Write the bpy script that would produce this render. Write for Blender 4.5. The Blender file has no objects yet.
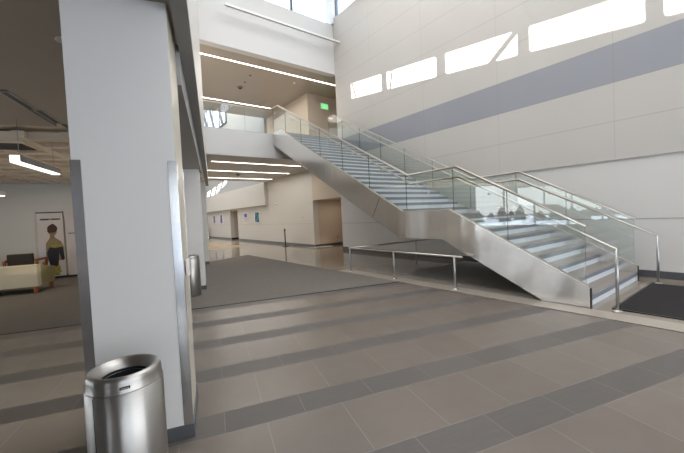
import bpy, bmesh, math, random
from mathutils import Vector, Matrix
random.seed(7)
C = bpy.context.scene.collection
PI = math.pi
ROT_A = math.radians(-15.682)          # the tile grid, column and left room are turned against the stair and right wall
H = 1.56

# ------------------------------------------------------------------ materials
class NT:
    def __init__(s, name):
        s.m = bpy.data.materials.new(name); s.m.use_nodes = True
        s.t = s.m.node_tree; s.n = s.t.nodes; s.l = s.t.links
        s.b = s.n['Principled BSDF']; s.out = s.n['Material Output']
    def node(s, typ, **kw):
        n = s.n.new(typ)
        for k, v in kw.items(): setattr(n, k, v)
        return n
    def put(s, sock, v):
        if hasattr(v, 'is_output') or hasattr(v, 'links'): s.l.new(v, sock)
        else: sock.default_value = v
    def math(s, op, a, b=None, c=None):
        n = s.node('ShaderNodeMath', operation=op)
        s.put(n.inputs[0], a)
        if b is not None: s.put(n.inputs[1], b)
        if c is not None: s.put(n.inputs[2], c)
        return n.outputs[0]
    def mix(s, fac, a, b):
        n = s.node('ShaderNodeMix', data_type='RGBA')
        s.put(n.inputs[0], fac); s.put(n.inputs[6], a); s.put(n.inputs[7], b)
        return n.outputs[2]
    def mixf(s, fac, a, b):
        n = s.node('ShaderNodeMix', data_type='FLOAT')
        s.put(n.inputs[0], fac); s.put(n.inputs[2], a); s.put(n.inputs[3], b)
        return n.outputs[0]
    def coord(s, scale=(1, 1, 1), which='Object'):
        tc = s.node('ShaderNodeTexCoord'); mp = s.node('ShaderNodeMapping')
        mp.inputs['Scale'].default_value = scale
        s.l.new(tc.outputs[which], mp.inputs['Vector'])
        return mp.outputs[0]
    def noise(s, vec, scale, detail=3):
        n = s.node('ShaderNodeTexNoise'); s.l.new(vec, n.inputs['Vector'])
        n.inputs['Scale'].default_value = scale; n.inputs['Detail'].default_value = detail
        return n.outputs['Fac']

def srgb(r, g, b):
    f = lambda c: (c / 255 / 12.92) if c / 255 <= .04045 else ((c / 255 + .055) / 1.055) ** 2.4
    return (f(r), f(g), f(b), 1)

def plain(name, col, rough=.6, metal=0, var=.06, scale=3.0, spec=.5, stretch=(1, 1, 1), bump=0, coat=0):
    k = NT(name); v = k.coord(stretch); f = k.noise(v, scale)
    a = tuple(c * (1 - var) for c in col[:3]) + (1,); b = tuple(min(1, c * (1 + var)) for c in col[:3]) + (1,)
    k.l.new(k.mix(f, a, b), k.b.inputs['Base Color'])
    k.b.inputs['Roughness'].default_value = rough; k.b.inputs['Metallic'].default_value = metal
    k.b.inputs['Specular IOR Level'].default_value = spec
    k.b.inputs['Coat Weight'].default_value = coat
    if bump:
        bn = k.node('ShaderNodeBump'); bn.inputs['Strength'].default_value = bump; bn.inputs['Distance'].default_value = .01
        k.l.new(f, bn.inputs['Height']); k.l.new(bn.outputs[0], k.b.inputs['Normal'])
    return k.m

def emit(name, col, strength):
    k = NT(name)
    k.b.inputs['Base Color'].default_value = (0.8, 0.8, 0.8, 1)
    k.b.inputs['Emission Color'].default_value = col
    v = k.coord(); f = k.noise(v, 2.0)
    k.l.new(k.math('MULTIPLY_ADD', f, .06 * strength, strength * .97), k.b.inputs['Emission Strength'])
    return k.m

def steel(name, col, rough, stretch, aniso=0, axis=None, warp=0, wscale=(1, 1, 1)):
    k = NT(name); v = k.coord(stretch); f = k.noise(v, 60, 2)
    k.l.new(k.mix(f, tuple(c * .94 for c in col[:3]) + (1,), tuple(min(1, c * 1.04) for c in col[:3]) + (1,)), k.b.inputs['Base Color'])
    k.b.inputs['Metallic'].default_value = 1
    k.l.new(k.mixf(f, rough * .9, rough * 1.1), k.b.inputs['Roughness'])
    if aniso:
        k.b.inputs['Anisotropic'].default_value = aniso; k.b.inputs['Anisotropic Rotation'].default_value = .25
        if axis == 'UP':
            tg = k.node('ShaderNodeCombineXYZ'); tg.inputs[2].default_value = 1.0; k.b.inputs['Anisotropic Rotation'].default_value = 0
        else: tg = k.node('ShaderNodeTangent', direction_type='RADIAL', axis=axis)
        k.l.new(tg.outputs[0], k.b.inputs['Tangent'])
    if warp:
        g = k.noise(k.coord(wscale), 1.0, 2)
        bn = k.node('ShaderNodeBump'); bn.inputs['Strength'].default_value = warp; bn.inputs['Distance'].default_value = .1
        k.l.new(g, bn.inputs['Height']); k.l.new(bn.outputs[0], k.b.inputs['Normal'])
    return k.m

def glass_mat(name, tint, refl=1.0):
    k = NT(name)
    k.n.remove(k.b)
    tr = k.node('ShaderNodeBsdfTransparent'); tr.inputs[0].default_value = tint
    gl = k.node('ShaderNodeBsdfGlossy'); gl.inputs['Roughness'].default_value = 0.0
    v = k.coord(); gl.inputs[0].default_value = (1, 1, 1, 1)
    lw = k.node('ShaderNodeLayerWeight'); lw.inputs['Blend'].default_value = .5
    fr = k.math('MULTIPLY_ADD', k.math('POWER', lw.outputs['Facing'], 5.0), .9, .04)
    f = k.math('MINIMUM', k.math('MULTIPLY', fr, k.math('MULTIPLY_ADD', k.noise(v, .5), .02, refl)), .95)
    mx = k.node('ShaderNodeMixShader'); k.l.new(f, mx.inputs[0]); k.l.new(tr.outputs[0], mx.inputs[1]); k.l.new(gl.outputs[0], mx.inputs[2])
    k.l.new(mx.outputs[0], k.out.inputs[0])
    return k.m

def tile_mat():
    k = NT('floor_tile'); v = k.coord()
    sp = k.node('ShaderNodeSeparateXYZ'); k.l.new(v, sp.inputs[0]); U, V = sp.outputs[0], sp.outputs[1]
    vr = k.math('DIVIDE', k.math('SUBTRACT', V, 2.576), .914)
    row = k.math('FLOOR', vr); vf = k.math('SUBTRACT', vr, row)
    nar = k.math('LESS_THAN', vf, .328)
    ur = k.math('ADD', k.math('DIVIDE', U, .61), k.math('MULTIPLY_ADD', nar, -.5, .5))
    col = k.math('FLOOR', ur); uf = k.math('SUBTRACT', ur, col)
    gw = .004
    g1 = k.math('LESS_THAN', k.math('ABSOLUTE', k.math('SUBTRACT', vf, .328)), gw / .914)
    g2 = k.math('LESS_THAN', k.math('PINGPONG', vf, .5), gw / .914)
    g3 = k.math('LESS_THAN', k.math('PINGPONG', uf, .5), gw / .61)
    g = k.math('MAXIMUM', k.math('MAXIMUM', g1, g2), g3)
    cm = k.node('ShaderNodeCombineXYZ'); k.l.new(col, cm.inputs[0]); k.l.new(k.math('MULTIPLY_ADD', nar, .5, row), cm.inputs[1])
    wn = k.node('ShaderNodeTexWhiteNoise'); k.l.new(cm.outputs[0], wn.inputs['Vector'])
    streak = k.noise(k.coord((1.5, 40, 1)), 2.5, 3)
    cloud = k.noise(v, 4.0, 4)
    wide = k.mix(cloud, srgb(113, 104, 96), srgb(124, 115, 107))
    narrow = k.mix(streak, srgb(86, 81, 78), srgb(104, 99, 95))
    base = k.mix(nar, wide, narrow)
    hs = k.node('ShaderNodeHueSaturation'); k.l.new(base, hs.inputs['Color'])
    k.l.new(k.math('MULTIPLY_ADD', wn.outputs['Value'], .14, .93), hs.inputs['Value'])
    c = k.mix(k.math('MULTIPLY', g, .4), hs.outputs[0], srgb(150, 146, 140))
    k.l.new(c, k.b.inputs['Base Color'])
    k.l.new(k.mixf(nar, k.math('MULTIPLY_ADD', cloud, .06, .22), .48), k.b.inputs['Roughness'])
    k.b.inputs['Specular IOR Level'].default_value = .5
    bn = k.node('ShaderNodeBump'); bn.inputs['Strength'].default_value = .15; bn.inputs['Distance'].default_value = .002
    k.l.new(k.math('SUBTRACT', k.math('MULTIPLY', streak, nar), g), bn.inputs['Height']); k.l.new(bn.outputs[0], k.b.inputs['Normal'])
    return k.m

def carpet_mat(name, c1, c2, rows=False):
    k = NT(name); v = k.coord(); f = k.noise(v, 160, 2); g = k.noise(v, 9, 3)
    c = k.mix(k.math('MULTIPLY_ADD', g, .5, k.math('MULTIPLY', f, .5)), c1, c2)
    if rows:
        s = k.noise(k.coord((2, 14, 1)), 3.0, 2); c = k.mix(k.math('MULTIPLY', s, .35), c, c1)
    k.l.new(c, k.b.inputs['Base Color']); k.b.inputs['Roughness'].default_value = .95
    k.b.inputs['Specular IOR Level'].default_value = .15
    bn = k.node('ShaderNodeBump'); bn.inputs['Strength'].default_value = .4; bn.inputs['Distance'].default_value = .005
    k.l.new(f, bn.inputs['Height']); k.l.new(bn.outputs[0], k.b.inputs['Normal'])
    return k.m

def panel_mat():
    """right wall cladding: beige boards with fine joints and one grey-blue course"""
    k = NT('wall_cladding'); v = k.coord()
    sp = k.node('ShaderNodeSeparateXYZ'); k.l.new(v, sp.inputs[0]); Y, Z = sp.outputs[1], sp.outputs[2]
    gz = None
    for z in (3.27, 4.08, 4.885, 5.75, 6.65, 7.52, 8.37, 9.2):
        q = k.math('LESS_THAN', k.math('ABSOLUTE', k.math('SUBTRACT', Z, z)), .009)
        gz = q if gz is None else k.math('MAXIMUM', gz, q)
    yf = k.math('PINGPONG', k.math('DIVIDE', k.math('SUBTRACT', Y, 2.21), 2.5), .5)
    gy = k.math('LESS_THAN', yf, .008 / 2.5)
    band = k.math('MULTIPLY', k.math('GREATER_THAN', Z, 4.08), k.math('LESS_THAN', Z, 4.885))
    n = k.noise(v, .8, 3)
    fine = k.noise(v, 45, 2)
    beige = k.mix(n, srgb(193, 189, 183), srgb(200, 196, 191))
    blue = k.mix(n, srgb(150, 152, 159), srgb(157, 159, 166))
    c = k.mix(band, beige, blue)
    c = k.mix(k.math('MULTIPLY', fine, .06), c, srgb(150, 146, 142))
    g = k.math('MAXIMUM', k.math('MULTIPLY', gz, .30), k.math('MULTIPLY', gy, .18))
    c = k.mix(g, c, srgb(120, 116, 112))
    k.l.new(c, k.b.inputs['Base Color']); k.b.inputs['Roughness'].default_value = .55
    k.b.inputs['Specular IOR Level'].default_value = .3
    return k.m

M = dict(
    tile=tile_mat(),
    carpet=carpet_mat('carpet_loop', srgb(102, 98, 93), srgb(136, 131, 125), True),
    carpet_dark=carpet_mat('carpet_grey', srgb(128, 126, 124), srgb(154, 151, 148)),
    mat_black=carpet_mat('mat_pile', srgb(34, 33, 34), srgb(62, 60, 60)),
    border=plain('border_stone', srgb(170, 160, 148), .25, var=.06, scale=3),
    polished=plain('polished_stone', srgb(146, 136, 124), .09, var=.08, scale=1.2, spec=.5),
    warm_floor=plain('tan_floor', srgb(182, 158, 122), .2, var=.06, scale=1.5),
    white=plain('white_plaster', srgb(212, 211, 210), .6, var=.015, scale=.7, spec=.3),
    lower=plain('lower_wall_paint', srgb(215, 213, 210), .5, var=.015, scale=.7, spec=.3),
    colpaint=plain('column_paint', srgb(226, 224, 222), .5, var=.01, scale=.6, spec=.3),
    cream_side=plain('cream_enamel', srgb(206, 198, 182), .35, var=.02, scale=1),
    cream=plain('cream_wall', srgb(212, 207, 199), .55, var=.02, scale=.6, spec=.3),
    tan=plain('tan_wall', srgb(202, 188, 170), .6, var=.03, scale=.8, spec=.3),
    grey_soffit=plain('grey_soffit', srgb(160, 160, 158), .6, var=.03, scale=1, spec=.3),
    grey_wall=plain('grey_wall', srgb(170, 170, 168), .6, var=.02, scale=1),
    ceil_warm=plain('taupe_ceiling', srgb(172, 163, 151), .35, var=.04, scale=.6),
    ceil_left=plain('grey_ceiling', srgb(168, 158, 145), .5, var=.04, scale=.6),
    ceil_tile=plain('ceiling_tile', srgb(222, 210, 192), .7, var=.05, scale=2),
    ceil_gap=plain('ceiling_gap', srgb(150, 132, 112), .8, var=.1, scale=2),
    leftwall=plain('pale_grey_wall', srgb(206, 204, 198), .6, var=.02, scale=.6),
    fascia=plain('glossy_panel', srgb(214, 210, 203), .38, var=.02, scale=.8, spec=.5),
    base=plain('dark_base', srgb(84, 86, 90), .4, var=.12, scale=5, stretch=(1, 1, 14)),
    base_grey=plain('grey_base', srgb(112, 112, 112), .45, var=.06, scale=4),
    steel_string=steel('brushed_steel_sheet', (.84, .82, .79, 1), .20, (1, .12, 3), .55, 'UP', warp=.13, wscale=(1, 2.0, .35)),
    steel_v=steel('brushed_steel_guard', (.64, .65, .67, 1), .20, (6, 6, .6)),
    steel_post=steel('satin_steel_post', (.46, .46, .47, 1), .38, (3, 3, .3)),
    steel_bin=steel('brushed_steel_can', (.47, .455, .435, 1), .36, (.3, .3, 3), .8, 'Z'),
    steel_rail=steel('satin_steel_rail', (.60, .56, .50, 1), .34, (2, .2, 2)),
    steel_dark=plain('dark_steel', srgb(70, 72, 76), .4, 1, .05, 8),
    chrome=plain('chrome', (.8, .8, .8, 1), .12, 1, .02, 5),
    riser=plain('pale_riser', srgb(226, 233, 242), .4, 0, .03, 6),
    nosing=plain('grey_nosing', srgb(128, 132, 138), .5, 0, .06, 10),
    tread=plain('tread_stone', srgb(140, 130, 120), .35, 0, .1, 8),
    glass=glass_mat('clear_glass', (.955, .982, .972, 1), 1.7),
    glass_edge=plain('glass_edge_green', srgb(74, 100, 90), .2, 0, .05, 4),
    pane=glass_mat('window_glass', (.97, .98, .98, 1), .6),
    strip=emit('strip_light_warm', (1, .93, .82, 1), 7.0),
    tube=emit('pendant_tube', (1, .95, .86, 1), 3.0),
    exit_green=emit('exit_green', (.03, .75, .16, 1), 1.3),
    white_plastic=plain('white_plastic', srgb(225, 225, 222), .4, 0, .01),
    grey_metal=plain('grey_metal', srgb(176, 178, 180), .4, .4, .03),
    black=plain('black_plastic', srgb(22, 22, 24), .4, 0, .1, 9),
    liner=plain('black_liner', srgb(30, 36, 42), .45, 0, .3, 30, bump=.5),
    frame_win=plain('window_frame_metal', srgb(96, 104, 116), .4, .3, .04),
    frame_white=plain('window_frame_white', srgb(220, 220, 220), .4, 0, .02),
    wood_orange=plain('orange_wood', srgb(146, 82, 42), .4, 0, .15, 5, stretch=(1, 8, 8)),
    wood_door=plain('door_wood', srgb(150, 92, 52), .45, 0, .15, 4, stretch=(6, 6, 1)),
    sofa=plain('cream_fabric', srgb(206, 196, 172), .9, 0, .04, 40),
    sofa_side=plain('olive_fabric', srgb(150, 138, 96), .9, 0, .25, 14),
    dark_leather=plain('dark_leather', srgb(46, 34, 28), .5, 0, .12, 8),
    banner=plain('banner_print', srgb(206, 198, 194), .5, 0, .02, 2),
    ink=plain('ink_dark', srgb(44, 38, 40), .6, 0, .1, 20),
    hair=plain('hair_brown', srgb(70, 42, 32), .7, 0, .2, 30),
    skin=plain('print_skin', srgb(140, 112, 88), .7, 0, .08, 20),
    jacket=plain('print_jacket', srgb(140, 124, 84), .7, 0, .18, 25),
    pack=plain('print_pack', srgb(36, 34, 46), .7, 0, .3, 25),
    flower=plain('print_flowers', srgb(160, 150, 62), .7, 0, .35, 60),
    lilac=plain('print_lilac', srgb(200, 196, 210), .7, 0, .15, 30),
    snow=plain('snow_ground', srgb(228, 232, 238), .8, 0, .03, .2),
    conifer=plain('conifer_green', srgb(38, 52, 44), .9, 0, .2, 3),
)

def art_mat(name, cols, stretch):
    k = NT(name); v = k.coord(stretch); f = k.noise(v, 2.2, 3)
    r = k.node('ShaderNodeValToRGB'); r.color_ramp.interpolation = 'CONSTANT'
    e = r.color_ramp.elements; e[0].position = 0; e[0].color = cols[0]; e[1].position = .45; e[1].color = cols[1]
    for p, c in zip((.52, .6), cols[2:]):
        q = e.new(p); q.color = c
    k.l.new(f, r.inputs[0]); k.l.new(r.outputs[0], k.b.inputs['Base Color'])
    k.b.inputs['Roughness'].default_value = .4
    return k.m

# ------------------------------------------------------------------ mesh helpers
class MB:
    def __init__(s): s.bm = bmesh.new(); s.mats = []; s.cur = 0
    def mat(s, m):
        if m not in s.mats: s.mats.append(m)
        s.cur = s.mats.index(m); return s
    def face(s, pts):
        vs = [s.bm.verts.new(p) for p in pts]
        f = s.bm.faces.new(vs); f.material_index = s.cur; return f
    def box(s, x0, x1, y0, y1, z0, z1):
        v = [s.bm.verts.new((x, y, z)) for z in (z0, z1) for (x, y) in ((x0, y0), (x1, y0), (x1, y1), (x0, y1))]
        for q in ((3, 2, 1, 0), (4, 5, 6, 7), (0, 1, 5, 4), (1, 2, 6, 5), (2, 3, 7, 6), (3, 0, 4, 7)):
            f = s.bm.faces.new([v[i] for i in q]); f.material_index = s.cur
        return s
    def prism(s, poly, ax, a, b):
        """poly of 2-D points extruded along axis ax from a to b"""
        def P(p, t):
            return {0: (t, p[0], p[1]), 1: (p[0], t, p[1]), 2: (p[0], p[1], t)}[ax]
        A = [s.bm.verts.new(P(p, a)) for p in poly]; B = [s.bm.verts.new(P(p, b)) for p in poly]
        n = len(poly); fs = [s.bm.faces.new(A[::-1]), s.bm.faces.new(B)]
        for i in range(n): fs.append(s.bm.faces.new((A[i], A[(i + 1) % n], B[(i + 1) % n], B[i])))
        for f in fs: f.material_index = s.cur
        return s
    def tube(s, pts, r, seg=12, closed=False):
        pts = [Vector(p) for p in pts]; n = len(pts); rings = []
        up = None
        for i, p in enumerate(pts):
            t0 = (pts[i] - pts[i - 1]).normalized() if i > 0 else None
            t1 = (pts[i + 1] - pts[i]).normalized() if i < n - 1 else None
            t = ((t0 or t1) + (t1 or t0)).normalized()
            k = 1.0
            if t0 and t1:
                c = max(.3, t.dot(t1)); k = 1 / c
            d = t1 or t0
            if up is None:
                up = Vector((0, 0, 1)) if abs(d.z) < .9 else Vector((1, 0, 0))
            x = d.cross(up)
            if x.length < 1e-3: x = d.cross(Vector((0, 1, 0)))
            x.normalize(); y = x.cross(d).normalized()
            ring = []
            for j in range(seg):
                a = 2 * PI * j / seg
                o = (x * math.cos(a) + y * math.sin(a)) * r
                if t0 and t1:                                  # put the ring on the mitre plane
                    o = o - d * (o.dot(t) / d.dot(t))
                ring.append(s.bm.verts.new(p + o))
            rings.append(ring)
            if t0 and t1: up = up
        for a, b in zip(rings, rings[1:]):
            # align b to a by nearest start
            best = min(range(seg), key=lambda q: sum((a[j].co - b[(j + q) % seg].co).length for j in range(0, seg, 3)))
            for j in range(seg):
                f = s.bm.faces.new((a[j], a[(j + 1) % seg], b[(j + 1 + best) % seg], b[(j + best) % seg]))
                f.material_index = s.cur; f.smooth = True
        for ring, rev in ((rings[0], True), (rings[-1], False)):
            f = s.bm.faces.new(ring[::-1] if rev else ring); f.material_index = s.cur
        return s
    def lathe(s, prof, cx=0, cy=0, z0=0, seg=48, smooth=True):
        rings = []
        for r, z in prof:
            rings.append([s.bm.verts.new((cx + r * math.cos(2 * PI * j / seg), cy + r * math.sin(2 * PI * j / seg), z0 + z)) for j in range(seg)])
        for a, b in zip(rings, rings[1:]):
            for j in range(seg):
                f = s.bm.faces.new((a[j], a[(j + 1) % seg], b[(j + 1) % seg], b[j])); f.material_index = s.cur; f.smooth = smooth
        f = s.bm.faces.new(rings[0][::-1]); f.material_index = s.cur
        f = s.bm.faces.new(rings[-1]); f.material_index = s.cur
        return s
    def build(s, name, m=None, parent=None, bevel=0, loc=None):
        if m and not s.mats: s.mats = [m]
        bmesh.ops.recalc_face_normals(s.bm, faces=s.bm.faces)
        me = bpy.data.meshes.new(name); s.bm.to_mesh(me); s.bm.free()
        for q in s.mats: me.materials.append(q)
        o = bpy.data.objects.new(name, me); C.objects.link(o)
        if parent: o.parent = parent
        if loc: o.location = loc
        if bevel:
            b = o.modifiers.new('soft', 'BEVEL'); b.width = bevel; b.segments = 3; b.limit_method = 'ANGLE'; b.angle_limit = math.radians(40)
        return o

def tag(o, label=None, cat=None, group=None, kind=None):
    if label: o['label'] = label
    if cat: o['category'] = cat
    if group: o['group'] = group
    if kind: o['kind'] = kind
    return o
def thing(name, label, cat, loc=(0, 0, 0), rz=0, group=None):
    o = bpy.data.objects.new(name, None); C.objects.link(o); o.empty_display_size = .1
    o.location = loc; o.rotation_euler = (0, 0, rz)
    return tag(o, label, cat, group)
def struct(o, label=None, cat=None, turned=False):
    if turned: o.rotation_euler = (0, 0, ROT_A)
    return tag(o, label, cat, None, 'structure')
def A2B(x, y, z=0):
    c, s = math.cos(ROT_A), math.sin(ROT_A)
    return Vector((x * c - y * s, x * s + y * c, z))

def plate_with_holes(ax, pos, thick, u0, u1, v0, v1, holes, m, name):
    """a wall in the plane axis=pos, rectangular holes [(u0,u1,v0,v1)...]; cut into strips"""
    b = MB()
    us = sorted({u0, u1, *[h[0] for h in holes], *[h[1] for h in holes]})
    for a, c in zip(us, us[1:]):
        mid = (a + c) / 2; hs = sorted((h[2], h[3]) for h in holes if h[0] < mid < h[1])
        z = v0
        spans = []
        for h in hs:
            if h[0] > z: spans.append((z, h[0]))
            z = max(z, h[1])
        if z < v1: spans.append((z, v1))
        for p, q in spans:
            if ax == 0: b.box(pos, pos + thick, a, c, p, q)
            else: b.box(a, c, pos, pos + thick, p, q)
    return b.build(name, m)

def window(name, label, ax, pos, u0, u1, v0, v1, mulls, m=None, hz=(), t=.06, fm=None):
    r = bpy.data.objects.new(name, None); C.objects.link(r); struct(r, label, 'window')
    b = MB(); fm = fm or M['frame_win']
    def bx(a, c, p, q):
        if ax == 0: b.box(pos - t, pos + t, a, c, p, q)
        else: b.box(a, c, pos - t, pos + t, p, q)
    bx(u0, u1, v0, v0 + .05); bx(u0, u1, v1 - .05, v1); bx(u0, u0 + .06, v0 + .05, v1 - .05); bx(u1 - .06, u1, v0 + .05, v1 - .05)
    for q in mulls: bx(q - .04, q + .04, v0 + .05, v1 - .05)
    for z in hz: bx(u0 + .06, u1 - .06, z - .03, z + .03)
    b.build('window_frame', fm, r)
    g = MB()
    if ax == 0: g.box(pos - .006, pos + .006, u0 + .05, u1 - .05, v0 + .04, v1 - .04)
    else: g.box(u0 + .05, u1 - .05, pos - .006, pos + .006, v0 + .04, v1 - .04)
    g.build('pane', m or M['pane'], r)
    return r
# ------------------------------------------------------------------ floors
XE = 5.45                                                       # where the tile and carpet meet the polished stone
def poly(name, pts, z, m, label=None, cat=None, th=.02, turned=False):
    b = MB(); b.prism([(p[0], p[1]) for p in pts], 2, z - th, z)
    return b.build(name, m)
# base tile, laid to the turned grid
def B2A(x, y):
    c, s = math.cos(-ROT_A), math.sin(-ROT_A)
    return (x * c - y * s, x * s + y * c)
P0 = [B2A(*p) for p in ((-11, -7.2), (XE, -7.2), (XE, 9.0), (-11, 16))]
fl = poly('floor', P0, 0.0, M['tile'], th=.1); struct(fl, 'tiled floor of alternating wide taupe and narrow dark tiles', 'floor', True)
tA = (XE - 6.53 * -math.sin(ROT_A)) / math.cos(ROT_A)
meet = A2B(tA, 6.53)
P1 = [B2A(*p) for p in ((A2B(-9.2, 6.53).x, A2B(-9.2, 6.53).y), (meet.x, meet.y), (XE, 14.35), (3.5, 13.43), (2.2, 14.0), (A2B(-9.2, 14).x, A2B(-9.2, 14).y))]
ca = poly('floor_carpet', P1, .006, M['carpet'], th=.006); struct(ca, 'grey brown loop carpet between tiles and polished floor', 'carpet', True)
pf = MB(); pf.box(XE, 9.0, -7.2, 14.35, -.1, .004).box(1.0, 9.0, 14.35, 36, -.1, .004); pf.prism([(1.0, 14.35), (XE, 14.35), (3.5, 13.43), (1, 13.0)], 2, -.1, .003)
pf.box(9.0, 11.2, 11.9, 14.5, -.1, .004).box(9.0, 11.0, 25.3, 27.2, -.1, .004)
struct(pf.build('floor_polished', M['polished']), 'polished beige stone floor beside and beyond the stair', 'floor')
wf = MB(); wf.box(3.4, 7.2, 18.9, 27, 0, .007); struct(wf.build('floor_tan', M['warm_floor']), 'tan floor patch far beyond the carpet', 'floor')
edge = MB(); edge.box(XE, XE + .36, -7, 7.6, .0, .008); struct(edge.build('trim_1', M['border']), 'light stone border strip between tiles and polished floor', 'trim')
e2 = MB(); e2.box(-9.1, tA, 6.515, 6.545, 0, .009); struct(e2.build('trim_2', M['black']), 'thin dark strip where carpet meets tiles', 'trim', True)

# ------------------------------------------------------------------ right wall and what lies along it
RW = 9.0
fx0, fx1 = -.19, -.08
w = plate_with_holes(0, RW, .3, -7.2, 36, 0, 3.89, [(12.04, 14.43, 0, 2.37), (25.4, 27.15, 0, 2.3), (33.75, 34.6, 0, 1.92)], M['cream'], 'wall_right')
me = w.data; me.materials.append(M['lower']); me.materials.append(M['tan'])
for p in me.polygons:
    c = p.center
    if c.y < 12.04: p.material_index = 1
    elif c.y < 14.43: p.material_index = 2
struct(w, 'long right hand wall with door recess', 'wall')
uw = MB(); uw.box(RW, RW + .3, -7.2, 12.0, 3.89, 10.15).box(RW, RW + .3, -7.2, 12.3, 11.3, 11.6)
struct(uw.build('wall_right_upper', M['white']), 'upper right wall behind the cladding', 'wall')
cl = MB(); cl.box(RW - .04, RW, -7.2, 11.99, 2.46, 10.15)
struct(cl.build('wall_right_cladding', panel_mat()), 'beige wall panels with one grey blue band', 'wall')
rv = MB(); rv.box(RW - .006, RW + .01, -7.1, 12.03, 1.192, 1.212); struct(rv.build('trim_3', M['grey_wall']), 'thin horizontal reveal on the lower right wall', 'trim')
rv = MB(); rv.box(RW - .006, RW + .01, 14.45, 25.38, 1.19, 1.215).box(RW - .006, RW + .01, 27.17, 33.7, 1.19, 1.215); struct(rv.build('trim_4', M['tan']), 'thin horizontal reveal on the far cream wall', 'trim')
bb = MB(); bb.box(RW - .02, RW, -7.1, 12.03, .004, .15).mat(M['base']); struct(bb.build('baseboard_right', M['base']), 'dark baseboard along the right wall', 'baseboard')
bb = MB(); bb.box(RW - .02, RW, 14.45, 25.38, .004, .13).box(RW - .02, RW, 27.17, 33.7, .004, .13); struct(bb.build('baseboard_far', M['base_grey']), 'grey baseboard along the far cream wall', 'baseboard')
# door recess
rc = MB(); rc.box(9.3, 11.2, 14.43, 14.6, 0, 2.4).box(9.3, 11.2, 11.9, 12.04, 0, 2.4).box(9.3, 11.2, 11.9, 14.6, 2.37, 2.5).box(11.0, 11.2, 11.9, 14.6, 0, 2.4)
struct(rc.build('wall_recess', M['tan']), 'tan walls of the door recess under the stair', 'wall')
bb = MB(); bb.box(9.02, 10.98, 14.41, 14.43, .004, .12); struct(bb.build('baseboard_recess', M['base']), 'dark baseboard in the door recess', 'baseboard')
d = MB(); d.box(10.94, 11.0, 12.6, 14.38, .004, 2.15); dr = struct(d.build('door_1', M['wood_door'], bevel=.01), 'brown wooden door at the back of the recess', 'door')
h = MB(); h.tube([(10.93, 12.75, 1.0), (10.88, 12.75, 1.0), (10.88, 12.88, 1.0)], .012); h.build('door_handle', M['chrome'], dr)
rc = MB(); rc.box(9.3, 10.8, 27.15, 27.3, 0, 2.4).box(9.3, 10.8, 25.25, 25.4, 0, 2.4).box(9.3, 10.8, 25.2, 27.3, 2.3, 2.4).box(10.7, 10.8, 25.2, 27.3, 0, 2.4)
struct(rc.build('wall_alcove', M['tan']), 'tan walls of the far alcove between the pictures', 'wall')
bb = MB(); bb.box(9.02, 10.7, 27.13, 27.15, .004, .14); struct(bb.build('baseboard_alcove', M['black']), 'dark baseboard in the far alcove', 'baseboard')
dk = MB(); dk.box(9.29, 9.4, 33.7, 34.7, 0, 2.0); struct(dk.build('door_2', M['steel_dark']), 'dark doorway at the far left end of the cream wall', 'door')
# bulkhead over the pictures
bk = MB(); bk.box(RW - .22, RW, 19.75, 36, 2.43, 3.86); struct(bk.build('wall_bulkhead', M['cream']), 'boxed out cream bulkhead above the pictures', 'wall')
# far end
fw = MB(); fw.box(-2, 20, 36, 36.3, 0, 12.5); struct(fw.build('wall_far', M['grey_wall']), 'grey wall at the far end', 'wall')
hw = MB(); hw.box(RW + .0, RW + .3, 19.7, 36, 3.86, 12.5); struct(hw.build('wall_atrium', M['grey_wall']), 'grey upper wall of the far atrium', 'wall')
lw = MB(); lw.box(.7, 1.0, 14.4, 36, 0, 12.5); struct(lw.build('wall_atrium_left', M['white']), 'left wall of the far atrium', 'wall')
tr = MB(); tr.box(.7, 9.3, 19.7, 36.3, 12.5, 12.7); struct(tr.build('ceiling_atrium', M['white']), 'high white ceiling of the far atrium', 'ceiling')
# slanting row of bright panes on the atrium wall
def wallpt(y, z): return (y, z)
q0, q1, t0, t1 = (36.0, 3.05), (26.8, 4.78), (33.4, 4.35), (26.4, 4.95)
day = emit('daylight_pane', (.93, .97, 1, 1), 1.5)
day_blue = emit('daylight_pane_blue', (.55, .75, 1, 1), .9)
wn = bpy.data.objects.new('window_3', None); C.objects.link(wn); struct(wn, 'slanting row of four bright panes on the far grey wall', 'window')
lo = [(34.4, 3.16), (27.4, 4.60)]; hi = [(33.4, 4.30), (26.6, 4.98)]
for i in range(4):
    a, bq = i / 4 + .05, (i + 1) / 4 - .05
    L = lambda P, t: (P[0][0] + (P[1][0] - P[0][0]) * t, P[0][1] + (P[1][1] - P[0][1]) * t)
    b = MB(); b.prism([L(lo, a), L(lo, bq), L(hi, bq), L(hi, a)], 0, RW - .03, RW - .005); b.build('pane', day, wn)

w7 = window('window_7', 'bright clerestory window of the far atrium seen through the balcony glass', 0, RW - .05, 26.6, 33.2, 9.3, 11.6, (28.2, 29.9, 31.6), day_blue, ())
b = MB()
for ya in (27.2, 29.4, 31.2): b.prism([(ya, 9.4), (ya + .35, 9.4), (ya + 1.5, 11.5), (ya + 1.15, 11.5)], 0, RW - .14, RW - .06)
b.build('brace', M['frame_win'], w7)
# ------------------------------------------------------------------ balcony, upper floor, upper wall
BY = 12.0
sl = MB(); sl.box(3.0, 9.0, BY, BY + .15, 3.89, 4.81).box(3.0, 9.0, BY + .15, 19.7, 3.92, 4.727)
o = sl.build('wall_balcony', M['white']); struct(o, 'white balcony edge beside the head of the stair', 'wall')
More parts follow.
